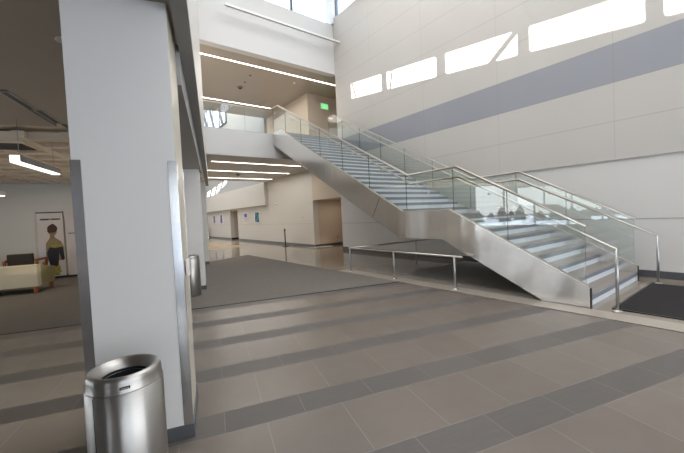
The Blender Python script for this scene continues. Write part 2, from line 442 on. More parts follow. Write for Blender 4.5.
# cut down the kerb where the stair lands: floor strip in front is level with the upper floor
cf = MB(); cf.box(2.6, RW, BY + .1, 19.7, 3.885, 3.92); struct(cf.build('ceiling_under_balcony', M['ceil_warm']), 'taupe ceiling under the balcony', 'ceiling')
uf = MB(); uf.box(3.0, 12.2, BY + .15, 19.7, 4.727, 4.735).box(9.0, 12.2, BY - .2, 14.8, 4.5, 4.735); struct(uf.build('floor_upper', M['polished']), 'upper floor at the head of the stair', 'floor')
ub = MB(); ub.box(2.6, RW, BY, BY + .3, 7.77, 9.9).box(2.6, RW + .3, BY, BY + .3, 11.3, 11.6); struct(ub.build('wall_upper_front', M['white']), 'white wall above the balcony opening', 'wall')
uc = MB(); uc.box(2.0, 12.3, BY + .3, 19.7, 7.85, 7.97); struct(uc.build('ceiling_upper', M['ceil_warm']), 'taupe ceiling over the upper floor', 'ceiling')
ur = MB(); ur.box(9.13, 9.4, 14.67, 19.7, 4.735, 7.85).box(9.4, 12.3, 14.67, 14.9, 4.735, 7.85); struct(ur.build('wall_upper_right', M['tan']), 'tan corner walls at the head of the stair', 'wall')
ur = MB(); ur.box(12.1, 12.3, 11.8, 14.8, 4.735, 7.85).box(9.3, 12.3, 11.8, 12.0, 4.735, 7.85); struct(ur.build('wall_upper_alcove', M['tan']), 'closing walls of the upper alcove', 'wall')
# clerestory over the balcony and over the right wall
window('window_1', 'clerestory window band above the white balcony wall', 1, BY + .12, 3.2, RW - .05, 9.9, 11.3, (5.1, 7.0))
window('window_2', 'clerestory window band at the top of the right wall', 0, RW + .12, -7.0, 11.9, 10.15, 11.3, (-4.5, -2, .5, 3, 5.5, 8, 10.4))
cp = MB(); cp.box(RW - .16, RW + .3, 11.88, BY + .3, 9.9, 11.3); struct(cp.build('trim_6', M['frame_white']), 'white corner post between the clerestory windows', 'trim')
pl, ph_ = A2B(fx0, -8.5), A2B(fx0, 12.6)
rf = MB(); rf.prism([(9.3, -7.4), (9.3, 12.3), (ph_.x, 12.3), (pl.x, -7.4)], 2, 11.6, 11.8); struct(rf.build('ceiling_lobby', M['white']), 'high white ceiling of the stair hall', 'ceiling')

# ------------------------------------------------------------------ left fascia with clerestory (turned grid), beam, bulkhead
K = .5                                                          # sun falls half a metre per metre across
def back(y, z):                                                 # a sunlit point on the right wall -> where its ray crosses the fascia plane
    Dx = RW - .04 + .0865 - .2807 * y
    return ((y) / math.cos(ROT_A) - .0 + 0, z + K * Dx)
def fas(y):                                                     # fascia plane in turned coordinates for a given y of the main frame
    return (y - .08 * math.sin(-ROT_A)) / math.cos(ROT_A)
fx0, fx1 = -.19, -.08
patches = [
    [(10.92, 9.07), None], [(8.83, 6.61), None], [(6.31, 4.12), None], [(3.86, 1.67), None], [(1.42, -.8), None], [(-1.1, -3.3), None]]
holes = []
for (ya, yb), _ in patches:
    holes.append((fas(yb), fas(ya)))
zt, zb = 10.05, 9.37
fb = plate_with_holes(0, fx0, fx1 - fx0, -8.5, 12.42, 3.1, 11.6, [(a, b, zb, zt) for a, b in holes], M['fascia'], 'wall_left')
struct(fb, 'glossy pale wall face above the left soffit', 'wall', True)
# rounded corners and slanting braces in those windows
wl = bpy.data.objects.new('window_4', None); C.objects.link(wl); struct(wl, 'clerestory windows with slanting braces in the left wall', 'window', True)
b = MB()
for a, c in holes:
    r = .09
    for (u, su) in ((a, 1), (c, -1)):
        for (v, sv) in ((zb, 1), (zt, -1)):
            arc = [(u + su * r * (1 - math.cos(t)), v + sv * r * (1 - math.sin(t))) for t in (0, PI / 8, PI / 4, 3 * PI / 8, PI / 2)]
            b.prism([(u, v)] + arc, 0, fx0, fx1)
def brace(u0, v0, u1, v1, wdt):
    d = Vector((u1 - u0, v1 - v0)).normalized(); n = Vector((-d.y, d.x)) * wdt / 2
    b.prism([(u0 + n.x, v0 + n.y), (u1 + n.x, v1 + n.y), (u1 - n.x, v1 - n.y), (u0 - n.x, v0 - n.y)], 0, fx0 + .02, fx0 + .06)
def bp(y, z):
    return fas(y), z + K * (RW - .04 + .0865 - .2807 * y)
for (p, q, wd) in (((4.14, 6.09), (5.02, 5.40), .15), ((10.88, 7.19), (10.56, 6.25), .06), ((8.49, 6.85), (8.68, 6.05), .075)):
    (a0, a1), (c0, c1) = bp(*p), bp(*q); brace(a0, a1, c0, c1, wd)
b.build('window_frame', M['frame_white'], wl)
bm_ = MB(); bm_.box(fx0, fx1, -8.5, 15.2, 3.04, 3.1).box(fx0, fx1, 12.42, 15.2, 3.1, 3.89)
struct(bm_.build('ceiling_beam', M['grey_soffit']), 'grey beam soffit running from the column into the hall', 'beam', True)
bh = MB(); bh.box(-.80, -.19, 3.24, 8.9, 2.76, 3.1); struct(bh.build('ceiling_bulkhead', M['grey_soffit']), 'grey dropped bulkhead between the two columns', 'ceiling', True)

# ------------------------------------------------------------------ columns
def column(x0, x1, y0, y1, top, label, guards=True):
    r = bpy.data.objects.new('column', None); C.objects.link(r); struct(r, label, 'column', True)
    b = MB(); b.mat(M['colpaint']); b.box(x0, x1, y0, y1, 0.004, top)
    o = b.build('shaft', None, r, bevel=.006)
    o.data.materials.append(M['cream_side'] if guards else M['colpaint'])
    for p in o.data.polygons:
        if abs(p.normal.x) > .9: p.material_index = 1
    b = MB(); t = .012; b.box(x0 - t, x1 + t, y0 - t, y1 + t, .004, .095); b.build('baseboard', M['base'], r)
    if guards:
        for (cx, cy, sx, sy) in ((x0, y0, 1, 1), (x1, y0, -1, 1), (x0, y1, 1, -1), (x1, y1, -1, -1)):
            g = MB(); w_, t = .055, .004
            g.prism([(cx - sx * t, cy - sy * t), (cx + sx * w_, cy - sy * t), (cx + sx * w_, cy), (cx, cy), (cx, cy + sy * w_), (cx - sx * t, cy + sy * w_)], 2, .096, 2.0)
            g.build('corner_guard', M['steel_v'], r)
    return r
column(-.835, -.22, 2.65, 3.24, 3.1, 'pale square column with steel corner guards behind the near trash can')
column(-.80, -.232, 8.3, 8.9, 2.77, 'pale far column standing behind the small steel can', False)

# ------------------------------------------------------------------ left room
lc = MB(); lc.box(-9.2, fx0, -8.5, 4.75, 3.1, 3.3).box(-2.02, fx0, 4.75, 6.6, 3.1, 3.3).box(-9.2, -2.12, 4.75, 6.3, 3.1, 3.3)
struct(lc.build('ceiling_left', M['ceil_left']), 'smooth grey ceiling left of the column', 'ceiling', True)
rl = MB(); rl.box(-9.2, fx0, -8.5, 14, 3.42, 3.6); struct(rl.build('ceiling_left_roof', M['ceil_gap']), 'dark void above the left ceiling', 'ceiling', True)
gr = MB(); pitch = .62
y = 6.7
while y < 13.1:
    gr.box(-9.1, fx0, y, y + .18, 2.99, 3.10); y += pitch
x = -9.0
while x < fx0 - .2:
    gr.box(x, x + .16, 6.6, 13.2, 2.985, 3.095); x += pitch
gr.box(-9.2, fx0, 6.3, 13.2, 3.15, 3.25)
struct(gr.build('ceiling_coffers', M['ceil_tile']), 'white coffered ceiling over the left seating area', 'ceiling', True)
lb = MB(); lb.box(-9.2, fx0, 13.2, 13.4, 0, 3.42); struct(lb.build('wall_back_left', M['leftwall']), 'pale wall behind the banners', 'wall', True)
bb = MB(); bb.box(-9.1, fx0, 13.18, 13.2, .006, .1); struct(bb.build('baseboard_left', M['base']), 'dark baseboard behind the banners', 'baseboard', True)
b0 = MB(); b0.box(-9.4, -9.2, -8.5, 1.4, .5, 2.9).box(-9.4, -9.2, 9.0, 13.4, .5, 2.9).box(-9.4, -9.2, -8.5, 13.4, 0, .5).box(-9.4, -9.2, -8.5, 13.4, 2.9, 3.6); struct(b0.build('wall_window_side', M['white']), 'sill and head of the window wall of the left room', 'wall', True)
wv = window('window_5', 'window wall on the outer side of the left room', 0, -9.3, 1.4, 9.0, .5, 2.9, [2.9, 4.4, 5.9, 7.4], None, (1.1,)); wv.rotation_euler = (0, 0, ROT_A)
# entrance glazing behind the viewpoint
eb = MB(); eb.box(-12, 9.3, -7.4, -7.2, 4.2, 11.8); struct(eb.build('wall_entrance', M['white']), 'white wall above the entrance glazing', 'wall')
window('window_6', 'entrance glazing facing the stair', 1, -7.3, -3.4, 9.2, .05, 4.2, [(-1.9 + 1.5 * i) for i in range(7)], None, (2.3,))
eb = MB(); eb.box(-12, -3.4, -7.4, -7.2, 0, 4.2); struct(eb.build('wall_entrance_side', M['white']), 'wall beside the entrance glazing', 'wall')
cv = MB(); cv.box(-15.5, -9.4, -8.5, 13.6, 3.3, 3.45); struct(cv.build('sun_block_slab', M['grey_soffit']), 'added slab blocking the sun outside the left window wall', 'roof', True)  # added unseen slab, keeps direct sun out of the left room
sn = MB(); sn.box(-70, 40, -70, -7.6, -.3, -.15).box(-70, -13, -7.6, 70, -.3, -.15); struct(sn.build('ground_outside', M['snow']), 'snow covered ground outside the windows', 'ground')
tl = MB()
for i in range(110):
    a = PI * .75 + PI * .95 * i / 110 + random.uniform(-.02, .02); rr = random.uniform(30, 48); hh = random.uniform(.8, 2.0)
    tl.lathe([(.9, -.2), (.55, hh * .45), (.65, hh * .46), (.02, hh)], rr * math.cos(a) - 4, rr * math.sin(a), -.15, 8)
tag(tl.build('treeline', M['conifer']), 'dark line of conifers outside the windows', 'trees', None, 'stuff')

# slot diffusers on the left ceiling
for i, (y0, y1, xo) in enumerate(((4.80, 5.42, 0), (5.46, 6.05, .05), (6.09, 6.58, .10))):
    r = thing('slot_diffuser', ['linear ceiling slot nearest the viewer on the left ceiling', 'middle linear ceiling slot on the left ceiling', 'linear ceiling slot closest to the column edge'][i], 'ceiling slot', A2B(-2.07 + xo, y0, 3.1), ROT_A, 'ceiling slots')
    b = MB(); b.box(-.055, .055, 0, y1 - y0, -.008, 0.02); b.build('frame', M['grey_metal'], r)
    b = MB(); b.box(-.03, .03, .02, y1 - y0 - .02, -.011, -.006); b.build('slot', M['steel_dark'], r)
r = thing('ceiling_vent', 'louvred air vent in the ceiling at the far left edge', 'vent', A2B(-3.1, 7.2, 2.965), ROT_A)
b = MB(); b.box(-.34, .34, -.3, .3, 0, .03); b.build('frame', M['ceil_tile'], r)
b = MB()
for i in range(6): b.box(-.28, .28, -.25 + i * .09, -.20 + i * .09, -.012, .002)
b.build('louvres', M['steel_dark'], r)
r = thing('recessed_downlight', 'round recessed downlight in the smooth left ceiling', 'downlight', A2B(-1.05, 3.40, 3.1)); r.scale = (.8, .8, 1)
b = MB(); b.lathe([(.075, 0), (.08, -.006), (.06, -.010), (.055, -.004)], seg=32); b.build('ring', M['white_plastic'], r)
b = MB(); b.lathe([(.055, -.004), (.05, -.0125)], seg=32); b.build('lens', M['white_plastic'], r)

def pendant(x, y, z, ln, label):
    r = thing('pendant_light', label, 'pendant light', A2B(x, y, z), ROT_A, 'pendant lights in the left room')
    b = MB(); b.box(-.055, .055, .012, ln, .02, .11); b.build('housing', M['grey_metal'], r, bevel=.006)
    b = MB(); b.box(-.045, .045, 0, ln - .03, 0.004, .022).box(-.05, .05, -.004, .012, .004, .10); b.build('diffuser', M['tube'], r)
    for q in (.12, ln - .12):
        b = MB(); b.tube([(0, q, .11), (0, q, 3.08 - z)], .004, 6); b.build('cable', M['grey_metal'], r)
pendant(-2.43, 5.78, 2.47, 1.32, 'lit linear pendant light hanging left of the column')
pendant(-4.95, 10.0, 2.44, 1.1, 'small lit pendant light at the left edge over the sofa')

# sofa, dark armchair, banners
sf = thing('sofa', 'cream sofa on orange wooden legs beside the banner', 'sofa', A2B(-4.07, 10.3, 0.006), ROT_A)
b = MB(); b.box(-1.75, 0, 0, .20, .16, .70); b.build('back', M['sofa'], sf, bevel=.02)
b = MB(); b.box(-1.60, -.15, .2, .85, .14, .40); b.build('seat', M['sofa'], sf, bevel=.03)
for xx in (-1.75, -.14):
    b = MB(); b.prism([(.2, .16), (.95, .16), (.98, .56), (.2, .66)], 0, xx, xx + .14); b.build('armrest', M['sofa_side'], sf, bevel=.015)
for xx in (-1.7, -.09):
    for yy in (.04, .86):
        b = MB(); b.prism([(xx - .01, yy - .01), (xx + .06, yy - .01), (xx + .06, yy + .06), (xx - .01, yy + .06)], 2, 0, .165); b.build('leg', M['wood_orange'], sf)
ch = thing('armchair', 'dark brown armchair with wooden arms behind the cream sofa', 'armchair', A2B(-5.13, 12.1, 0.006), ROT_A)
b = MB(); b.box(-.29, .29, -.05, .05, .40, .885); b.build('backrest', M['dark_leather'], ch, bevel=.025)
b = MB(); b.box(-.29, .29, .05, .62, .34, .46); b.build('seat', M['dark_leather'], ch, bevel=.025)
for sx in (-1, 1):
    b = MB(); b.box(sx * .36 - .035, sx * .36 + .035, -.05, .62, .66, .72).box(sx * .36 - .03, sx * .36 + .03, -.04, .02, .0, .66).box(sx * .36 - .03, sx * .36 + .03, .55, .61, .0, .66); b.build('armrest', M['wood_orange'], ch, bevel=.008)
    b = MB(); b.box(min(sx * .29, sx * .36), max(sx * .29, sx * .36), 0, .5, .38, .42); b.build('rail', M['wood_orange'], ch)
def disc(b, cx, cz, rx, rz, y, n=20, rot=0):
    pts = []
    for i in range(n):
        a = 2 * PI * i / n; px, pz = rx * math.cos(a), rz * math.sin(a)
        pts.append((cx + px * math.cos(rot) - pz * math.sin(rot), y, cz + px * math.sin(rot) + pz * math.cos(rot)))
    b.face(pts)
bn = thing('banner_stand', 'roll up banner showing a person seen from behind with yellow flowers', 'banner', A2B(-4.76, 13.08, .006), ROT_A)
b = MB(); b.box(-.335, .335, -.006, .006, .06, 2.06); sheet = b.build('sheet', M['banner'], bn)
b = MB(); b.box(-.34, .34, -.015, .015, 2.05, 2.085); b.build('top_bar', M['steel_dark'], bn)
b = MB(); b.box(-.35, .35, -.07, .07, 0, .06); b.build('base', M['black'], bn, bevel=.01)
pr = MB(); y = -.0075
pr.mat(M['lilac']); pr.face([(-.30, y, .35), (-.05, y, .35), (-.05, y, 1.0), (-.30, y, .95)])
pr.mat(M['jacket']); pr.face([(-.16, y - .001, .55), (.30, y - .001, .55), (.32, y - .001, .95), (.25, y - .001, 1.15), (.10, y - .001, 1.28), (-.04, y - .001, 1.26), (-.14, y - .001, 1.1)])
pr.mat(M['pack']); pr.face([(-.13, y - .002, .80), (-.06, y - .002, .98), (.10, y - .002, .95), (.28, y - .002, .98), (.32, y - .002, .60), (.24, y - .002, .55), (.18, y - .002, .80), (.14, y - .002, .32), (-.06, y - .002, .32), (-.10, y - .002, .60)])
pr.mat(M['skin']); pr.face([(-.04, y - .002, 1.24), (.10, y - .002, 1.24), (.09, y - .002, 1.44), (-.01, y - .002, 1.44)])
disc(pr, .05, 1.47, .11, .13, y - .003)
pr.mat(M['hair']); disc(pr, .05, 1.56, .13, .13, y - .004); disc(pr, -.03, 1.50, .05, .07, y - .0045); disc(pr, .06, 1.66, .06, .05, y - .0046)
rn = random.Random(3)
for i in range(80):
    pr.mat(M['flower'] if i % 3 else M['jacket'])
    cx = rn.uniform(-.27, .20); cz = rn.uniform(.10, .36) + (.35 * max(0, -cx - .05) * rn.random() * 4)
    disc(pr, cx, cz, rn.uniform(.02, .05), rn.uniform(.02, .05), y - .005 - i * .00002, 7, rn.random())
for i in range(14):
    pr.mat(M['flower']); disc(pr, rn.uniform(.0, .3), rn.uniform(.98, 1.05), .03, .02, y - .0055 - i * .00002, 7, rn.random())
pr.build('print', None, sheet)
def script(b, x0, x1, z, hgt, y, seed):
    rr = random.Random(seed); pts = []; n = 90
    for i in range(n):
        t = i / (n - 1); amp = hgt * (.5 + .5 * abs(math.sin(t * 9 + seed)))
        pts.append(Vector((x0 + (x1 - x0) * t + .010 * math.sin(i * .9), z + amp * math.sin(i * .75 + rr.random() * .4) * .5)))
    w_ = .006
    for p, q in zip(pts, pts[1:]):
        d = (q - p).normalized() * .003; nn = Vector((-d.y, d.x)).normalized() * w_
        p2, q2 = p - d, q + d
        b.face([(p2.x + nn.x, y, p2.y + nn.y), (p2.x - nn.x, y, p2.y - nn.y), (q2.x - nn.x, y, q2.y - nn.y), (q2.x + nn.x, y, q2.y + nn.y)])
b = MB(); script(b, -.24, -.01, 1.855, .05, -.009, 2); script(b, .02, .26, 1.855, .045, -.009, 5); b.build('lettering', M['ink'], sheet)
bn2 = thing('banner_stand', 'pale banner with script lettering half hidden behind the steel column guard', 'banner', A2B(-4.05, 13.08, .006), ROT_A)
b = MB(); b.box(-.335, .335, -.006, .006, .06, 2.03); sheet = b.build('sheet', M['banner'], bn2)
b = MB(); b.box(-.34, .34, -.015, .015, 2.02, 2.05); b.build('top_bar', M['banner'], bn2)
b = MB(); b.box(-.35, .35, -.07, .07, 0, .06); b.build('base', M['black'], bn2, bevel=.01)
b = MB(); script(b, -.26, .22, 1.39, .05, -.009, 4); b.build('lettering', M['ink'], sheet)

# ------------------------------------------------------------------ trash cans and the small box on the column
def trash_can(x, y, k, hh, label, seg=72):
    """k is the body radius, hh the height to the lip"""
    r = thing('trash_can', label, 'trash can', A2B(x, y, .006 if y > 6 else .002), ROT_A, 'steel trash cans')
    t = hh - .803; q = k / .186 * .955
    def L(P): return [(rr * q, z + t) for rr, z in P]
    b = MB(); b.lathe([(.172 * q, 0), (.180 * q, .004), (k, .012), (k, .722 + t), (k - .006, .726 + t)], seg=seg)
    b.bm.faces.ensure_lookup_table()
    bmesh.ops.delete(b.bm, geom=[f for f in b.bm.faces if len(f.verts) > 4 and f.calc_center_median().z > .5], context='FACES_ONLY'); o = b.build('body', M['steel_bin'], r)
    b = MB(); b.box(-.0012, .0012, -k - .0012, -k + .0005, .02, .718 + t); sm = b.build('seam', M['steel_dark'], o); sm.rotation_euler = (0, 0, math.radians(-36))
    b = MB(); b.lathe(L([(.180, .724), (.190, .725), (.192, .728), (.192, .731), (.188, .735), (.188, .772), (.1855, .787), (.178, .798), (.166, .803), (.154, .800), (.122, .764), (.117, .754), (.115, .74), (.11, .74)]), seg=seg)
    b.build('lid', M['steel_bin'], r)
    b = MB(); b.lathe(L([(.1145, .754), (.114, .745), (.108, .60), (.02, .58)]), seg=seg)
    b.bm.faces.ensure_lookup_table()
    caps = [f for f in b.bm.faces if len(f.verts) > 4 and f.calc_center_median().z > .7]
    bmesh.ops.delete(b.bm, geom=caps, context='FACES_ONLY')
    b.build('liner', M['liner'], r)
    b = MB(); b.box(-.022, .022, -.193 * q, -.186 * q, .748 + t, .761 + t); o = b.build('nameplate', M['black'], r, bevel=.001)
    o.rotation_euler = (0, 0, math.radians(12))
    b = MB(); b.box(-.017, .017, -.1935 * q, -.193 * q, .753 + t, .756 + t); b.build('plate_line', M['grey_metal'], o)
    return r
trash_can(-.475, 2.035, .176, .825, 'round stainless steel trash can in front of the near column')
trash_can(-.497, 7.80, .186, .85, 'steel trash can on the carpet beside the far column')
# make the lid hole real: remove its flat cap
for o in bpy.data.objects:
    if o.name.startswith('lid'):
        bm = bmesh.new(); bm.from_mesh(o.data)
        bmesh.ops.delete(bm, geom=[f for f in bm.faces if len(f.verts) > 4], context='FACES_ONLY'); bm.to_mesh(o.data); bm.free()
    if o.name.startswith('liner'):
        bm = bmesh.new(); bm.from_mesh(o.data); bm.to_mesh(o.data); bm.free()
r = thing('wall_box', 'small white box fixed to the side of the near column', 'wall box', A2B(-.212, 2.86, 1.15), ROT_A)
b = MB(); b.box(0, .026, -.05, .05, 0, .125); o = b.build('cover', M['white_plastic'], r, bevel=.006)
b = MB(); b.box(.026, .029, -.02, .02, .03, .095); b.build('switch', M['grey_metal'], r)

# ------------------------------------------------------------------ staircase
ST = thing('staircase', 'straight staircase of two flights with brushed steel sides, glass balustrades and a landing', 'staircase', (0, 0, 0))
XL, XR = 5.833, 8.487
RI, TR = .163, .302
Y1, LY = 1.80, 1.80 + 8 * .302          # first riser, landing nosing
LZ = 9 * RI; Y2 = 5.42; UZ = LZ + 20 * RI
prof = [(1.762, .006), (2.42, .006), (4.343, .953), (5.564, .964), (12.0, 4.405), (12.0, 4.86), (11.39, 4.85), (5.41, 1.583), (4.135, 1.573), (1.79, .330), (1.762, .30)]
for nm, x in (('near', XL), ('far', XR - .05)):
    b = MB(); b.prism(prof, 0, x, x + .05); o = b.build('stringer', M['steel_string'], ST, bevel=.004)
    b = MB(); b.prism([(1.79, .331), (4.135, 1.574), (5.41, 1.584), (11.39, 4.851), (11.98, 4.861), (11.98, 4.875), (11.385, 4.865), (5.405, 1.598), (4.13, 1.588), (1.785, .345)], 0, x + .004, x + .046)
    b.build('edge_trim', M['steel_rail'], o)
    b = MB(); b.box(x - .001, x + .051, 1.752, 1.762, .006, .305); b.build('end_cap', M['steel_dark'], o)
    for (ya, za, yb, zb2) in ((6.45, 1.49, 6.16, 1.955), ):
        b = MB(); b.prism([(ya, za), (ya + .012, za), (yb + .012, zb2), (yb, zb2)], 0, x - .0015, x + .001); b.build('panel_joint', M['steel_dark'], o)
xa, xb = XL + .05, XR - .05
def step(y, z0, depth):
    b = MB(); b.box(xa, xb, y, y + .015, z0, z0 + RI * .60); b.build('riser', M['riser'], ST)
    b = MB(); b.box(xa, xb, y - .012, y + depth + .01, z0 + RI - .035, z0 + RI); t = b.build('tread', M['tread'], ST)
    b = MB(); b.box(xa, xb, y - .016, y + .03, z0 + RI * .60, z0 + RI + .001); b.build('nosing', M['nosing'], t)
for i in range(8): step(Y1 + i * TR, i * RI, TR)
b = MB(); b.box(xa, xb, LY, LY + .015, 8 * RI, 8 * RI + RI * .6); b.build('riser', M['riser'], ST)
b = MB(); b.box(xa, xb, LY - .012, Y2 + .01, LZ - .12, LZ); ld = b.build('landing', M['tread'], ST)
b = MB(); b.box(xa, xb, LY - .016, LY + .03, 8 * RI + RI * .6, LZ + .001); b.build('nosing', M['nosing'], ld)
for i in range(19): step(Y2 + i * TR, LZ + i * RI, TR)
yT = Y2 + 19 * TR
b = MB(); b.box(xa, xb, yT, yT + .015, UZ - RI, UZ - RI * .4); b.build('riser', M['riser'], ST)
b = MB(); b.box(xa, xb, yT - .012, 12.0, UZ - .1, UZ); ld = b.build('landing', M['tread'], ST)
b = MB(); b.box(xa, xb, yT - .016, yT + .03, UZ - RI * .4, UZ + .001); b.build('nosing', M['nosing'], ld)
b = MB(); b.prism([(2.42, .02), (4.343, .97), (5.564, .98), (12.0, 4.42), (12.0, 4.39), (5.564, .95), (4.343, .94), (2.46, .02)], 0, xa, xb); b.build('underside', M['grey_wall'], ST)
def lerp_prof(P, y):
    for (a, za), (c, zc) in zip(P, P[1:]):
        if a <= y <= c: return za + (zc - za) * (y - a) / (c - a)
    return P[-1][1] if y > P[-1][0] else P[0][1]
cap = [(1.80, 1.226), (3.97, 2.412), (5.234, 2.404), (11.55, 5.80), (12.0, 5.82)]
topS = [(1.79, .345), (4.13, 1.588), (5.405, 1.598), (11.385, 4.865), (12.0, 4.875)]
joints = [1.81, 2.97, 4.05, 5.30, 6.56, 7.68, 8.80, 9.93, 11.0, 11.98]
for side, x in ((0, XL + .025), (1, XR - .025)):
    for a, c in zip(joints, joints[1:]):
        a2, c2 = a + .006, c - .006
        ys = sorted({a2, c2, *[p[0] for p in cap + topS if a2 < p[0] < c2]})
        pg = [(y, lerp_prof(topS, y) - .01) for y in ys] + [(y, lerp_prof(cap, y) - .015) for y in reversed(ys)]
        b = MB(); b.prism(pg, 0, x - .006, x + .006); g_ = b.build('glass_panel', M['glass'], ST); g_.data.materials.append(M['glass_edge'])
        for p in g_.data.polygons:
            if abs(p.normal.x) < .5: p.material_index = 1
    b = MB(); b.tube([(x, y, z) for y, z in cap], .024, 10); b.build('cap_rail', M['steel_rail'], ST)
    hx = XL + .085 if side == 0 else XR - .085
    px = XL + .075 if side == 0 else XR + .02
    hr = [(hx, 1.463, .905), (hx, 3.956, 2.217), (hx, 5.214, 2.212), (hx, 10.9, 5.27), (hx, 11.25, 5.27)]
    b = MB(); b.tube(hr, .023, 10); H_ = b.build('handrail', M['steel_rail'], ST)
    b = MB(); b.tube([(hx, 1.463, .006), (hx, 1.463, .915)], .021, 12); b.build('post', M['steel_post'], H_)
    b = MB(); b.lathe([(.06, 0), (.06, .008), (.03, .016), (.026, .02)], hx, 1.463, .006, 24); b.build('base_flange', M['steel_rail'], H_)
    hp = [(p[1], p[2]) for p in hr]
    for y in (2.2, 3.3, 4.35, 5.0, 6.1, 7.2, 8.3, 9.4, 10.5):
        z = lerp_prof(hp, y)
        b = MB(); b.tube([(x, y, z - .05), (hx, y, z - .05)], .008, 8); b.tube([(hx, y, z - .058), (hx, y, z - .012)], .008, 8); b.tube([(x - .018, y, z - .05), (x + .018, y, z - .05)], .022, 14); b.build('bracket', M['steel_rail'], H_)
# balcony glass
BR = thing('balcony_balustrade', 'glass balustrade with slim cap rail along the white balcony edge', 'balustrade', (0, 0, 0))
xs = [3.1, 3.9, 4.75, 5.80]
for a, c in zip(xs, xs[1:]):
    b = MB(); b.box(a + .005, c - .005, BY + .06, BY + .072, 4.80, 5.72); g_ = b.build('glass_panel', M['glass'], BR); g_.data.materials.append(M['glass_edge'])
    for p in g_.data.polygons:
        if abs(p.normal.y) < .5: p.material_index = 1
b = MB(); b.tube([(3.1, BY + .066, 5.73), (5.84, BY + .066, 5.73)], .018, 10); b.build('cap_rail', M['steel_rail'], BR)
b = MB(); b.box(3.1, 5.83, BY + .05, BY + .085, 4.808, 4.85); b.build('shoe', M['grey_metal'], BR)

# guard rail under the stair
GR = thing('guard_rail', 'low steel guard rail on posts under the stair landing', 'guard rail', (0, 0, 0))
gz = .645
b = MB(); b.tube([(5.64, 3.75, gz), (5.64, 7.28, gz)], .02, 12); b.tube([(5.64, 7.26, gz), (8.9, 7.0, gz)], .02, 12); b.build('top_rail', M['steel_rail'], GR)
for (x, y) in ((5.64, 7.24), (5.64, 5.58), (5.64, 3.93), (8.15, 7.06)):
    b = MB(); b.tube([(x, y, .004), (x, y, gz)], .021, 12); p = b.build('post', M['steel_post'], GR)
    b = MB(); b.lathe([(.06, 0), (.06, .01), (.03, .018), (.026, .022)], x, y, .004, 20); b.build('base_flange', M['steel_v'], p)
# carpet square under the stair and entrance mat
b = MB(); b.box(6.15, 8.9, 1.95, 5.85, .004, .010); struct(b.build('floor_carpet_stair', M['carpet_dark']), 'grey carpet lying on the polished floor under the stair', 'carpet')
mt = thing('entrance_mat', 'black entrance mat at the foot of the stair', 'mat', (0, 0, .004))
b = MB(); b.box(6.03, 8.31, -1.6, 1.52, 0, .012); b.build('pile', M['mat_black'], mt)
b = MB(); b.box(6.0, 8.34, 1.52, 1.55, 0, .014).box(6.0, 6.03, -1.63, 1.52, 0, .014).box(8.31, 8.34, -1.63, 1.52, 0, .014).box(6.03, 8.31, -1.63, -1.6, 0, .014); b.build('border', M['black'], mt)

# ------------------------------------------------------------------ lights as fixtures
def strip(x0, x1, y, z, label, wd=.045):
    r = thing('linear_ceiling_light', label, 'ceiling light', (x0, y, z), 0, 'linear ceiling lights')
    b = MB(); b.box(0, x1 - x0, -wd, wd, -.004, .02); b.build('trim', M['white_plastic'], r)
    b = MB(); b.box(.01, x1 - x0 - .01, -wd + .008, wd - .008, -.010, -.003); b.build('diffuser', M['strip'], r)
strip(3.40, 11.0, 13.15, 7.85, 'long glowing ceiling light nearest above the balcony opening')
strip(4.0, 8.58, 17.75, 7.85, 'second glowing ceiling light deeper over the upper floor')
strip(3.83, 7.8, 13.38, 3.885, 'nearest of three glowing strip lights under the balcony')
strip(4.0, 8.49, 15.8, 3.885, 'middle of three glowing strip lights under the balcony')
strip(4.0, 8.73, 18.4, 3.885, 'farthest of three glowing strip lights under the balcony')
r = thing('hanging_tube', 'slim white horizontal tube across the white upper wall', 'tube light', (4.08, 11.57, 8.97))
b = MB(); b.box(0, RW - .04 - 4.08, -.05, .05, -.045, .045); b.build('housing', M['white_plastic'], r, bevel=.015)
b = MB(); b.box(.02, RW - .06 - 4.08, -.05, -.02, -.052, -.045); b.build('painted_shade', M['base_grey'], r)  # dark strip paints the shade along the tube's underside
for (x, y, z, label, s) in ((6.0, 15.6, 7.85, 'largest dark detector on the upper taupe ceiling', 1.7), (5.98, 14.9, 7.85, 'small dark sprinkler in the upper ceiling, middle of three dots', .8), (5.91, 14.1, 7.85, 'small dark sprinkler in the upper ceiling nearest the front', .8),
                         (7.96, 13.88, 7.85, 'pale round detector on the upper ceiling near the right end', .9), (6.07, 16.7, 3.885, 'round dark speaker in the ceiling under the balcony', 1.8), (6.6, 15.43, 3.885, 'small dark sprinkler hanging by the middle strip light under the balcony', .9)):
    pale = 'pale' in label
    r = thing('ceiling_detector', label, 'ceiling fitting', (x, y, z))
    b = MB(); b.lathe([(.07 * s, 0), (.07 * s, -.015 * s), (.05 * s, -.03 * s)], seg=20); b.build('housing', M['white_plastic'] if pale else M['base_grey'], r)
    b = MB(); b.lathe([(.03 * s, -.028 * s), (.028 * s, -.05 * s)], seg=16); b.build('sensor', M['white_plastic'] if pale else M['steel_dark'], r)
ex = thing('exit_sign', 'green lit exit sign on the tan wall at the head of the stair', 'exit sign', (10.14, 14.63, 7.30))
b = MB(); b.box(-.24, .24, -.03, .03, -.15, .15); b.build('housing', M['white_plastic'], ex, bevel=.01)
b = MB(); b.box(-.20, .20, -.035, -.03, -.12, .12); face = b.build('sign_face', M['exit_green'], ex)
cu = bpy.data.curves.new('exit_text', 'FONT'); cu.body = 'EXIT'; cu.size = .17; cu.align_x = 'CENTER'; cu.align_y = 'CENTER'; cu.extrude = .001
tx = bpy.data.objects.new('lettering', cu); C.objects.link(tx)
bpy.context.view_layer.update()
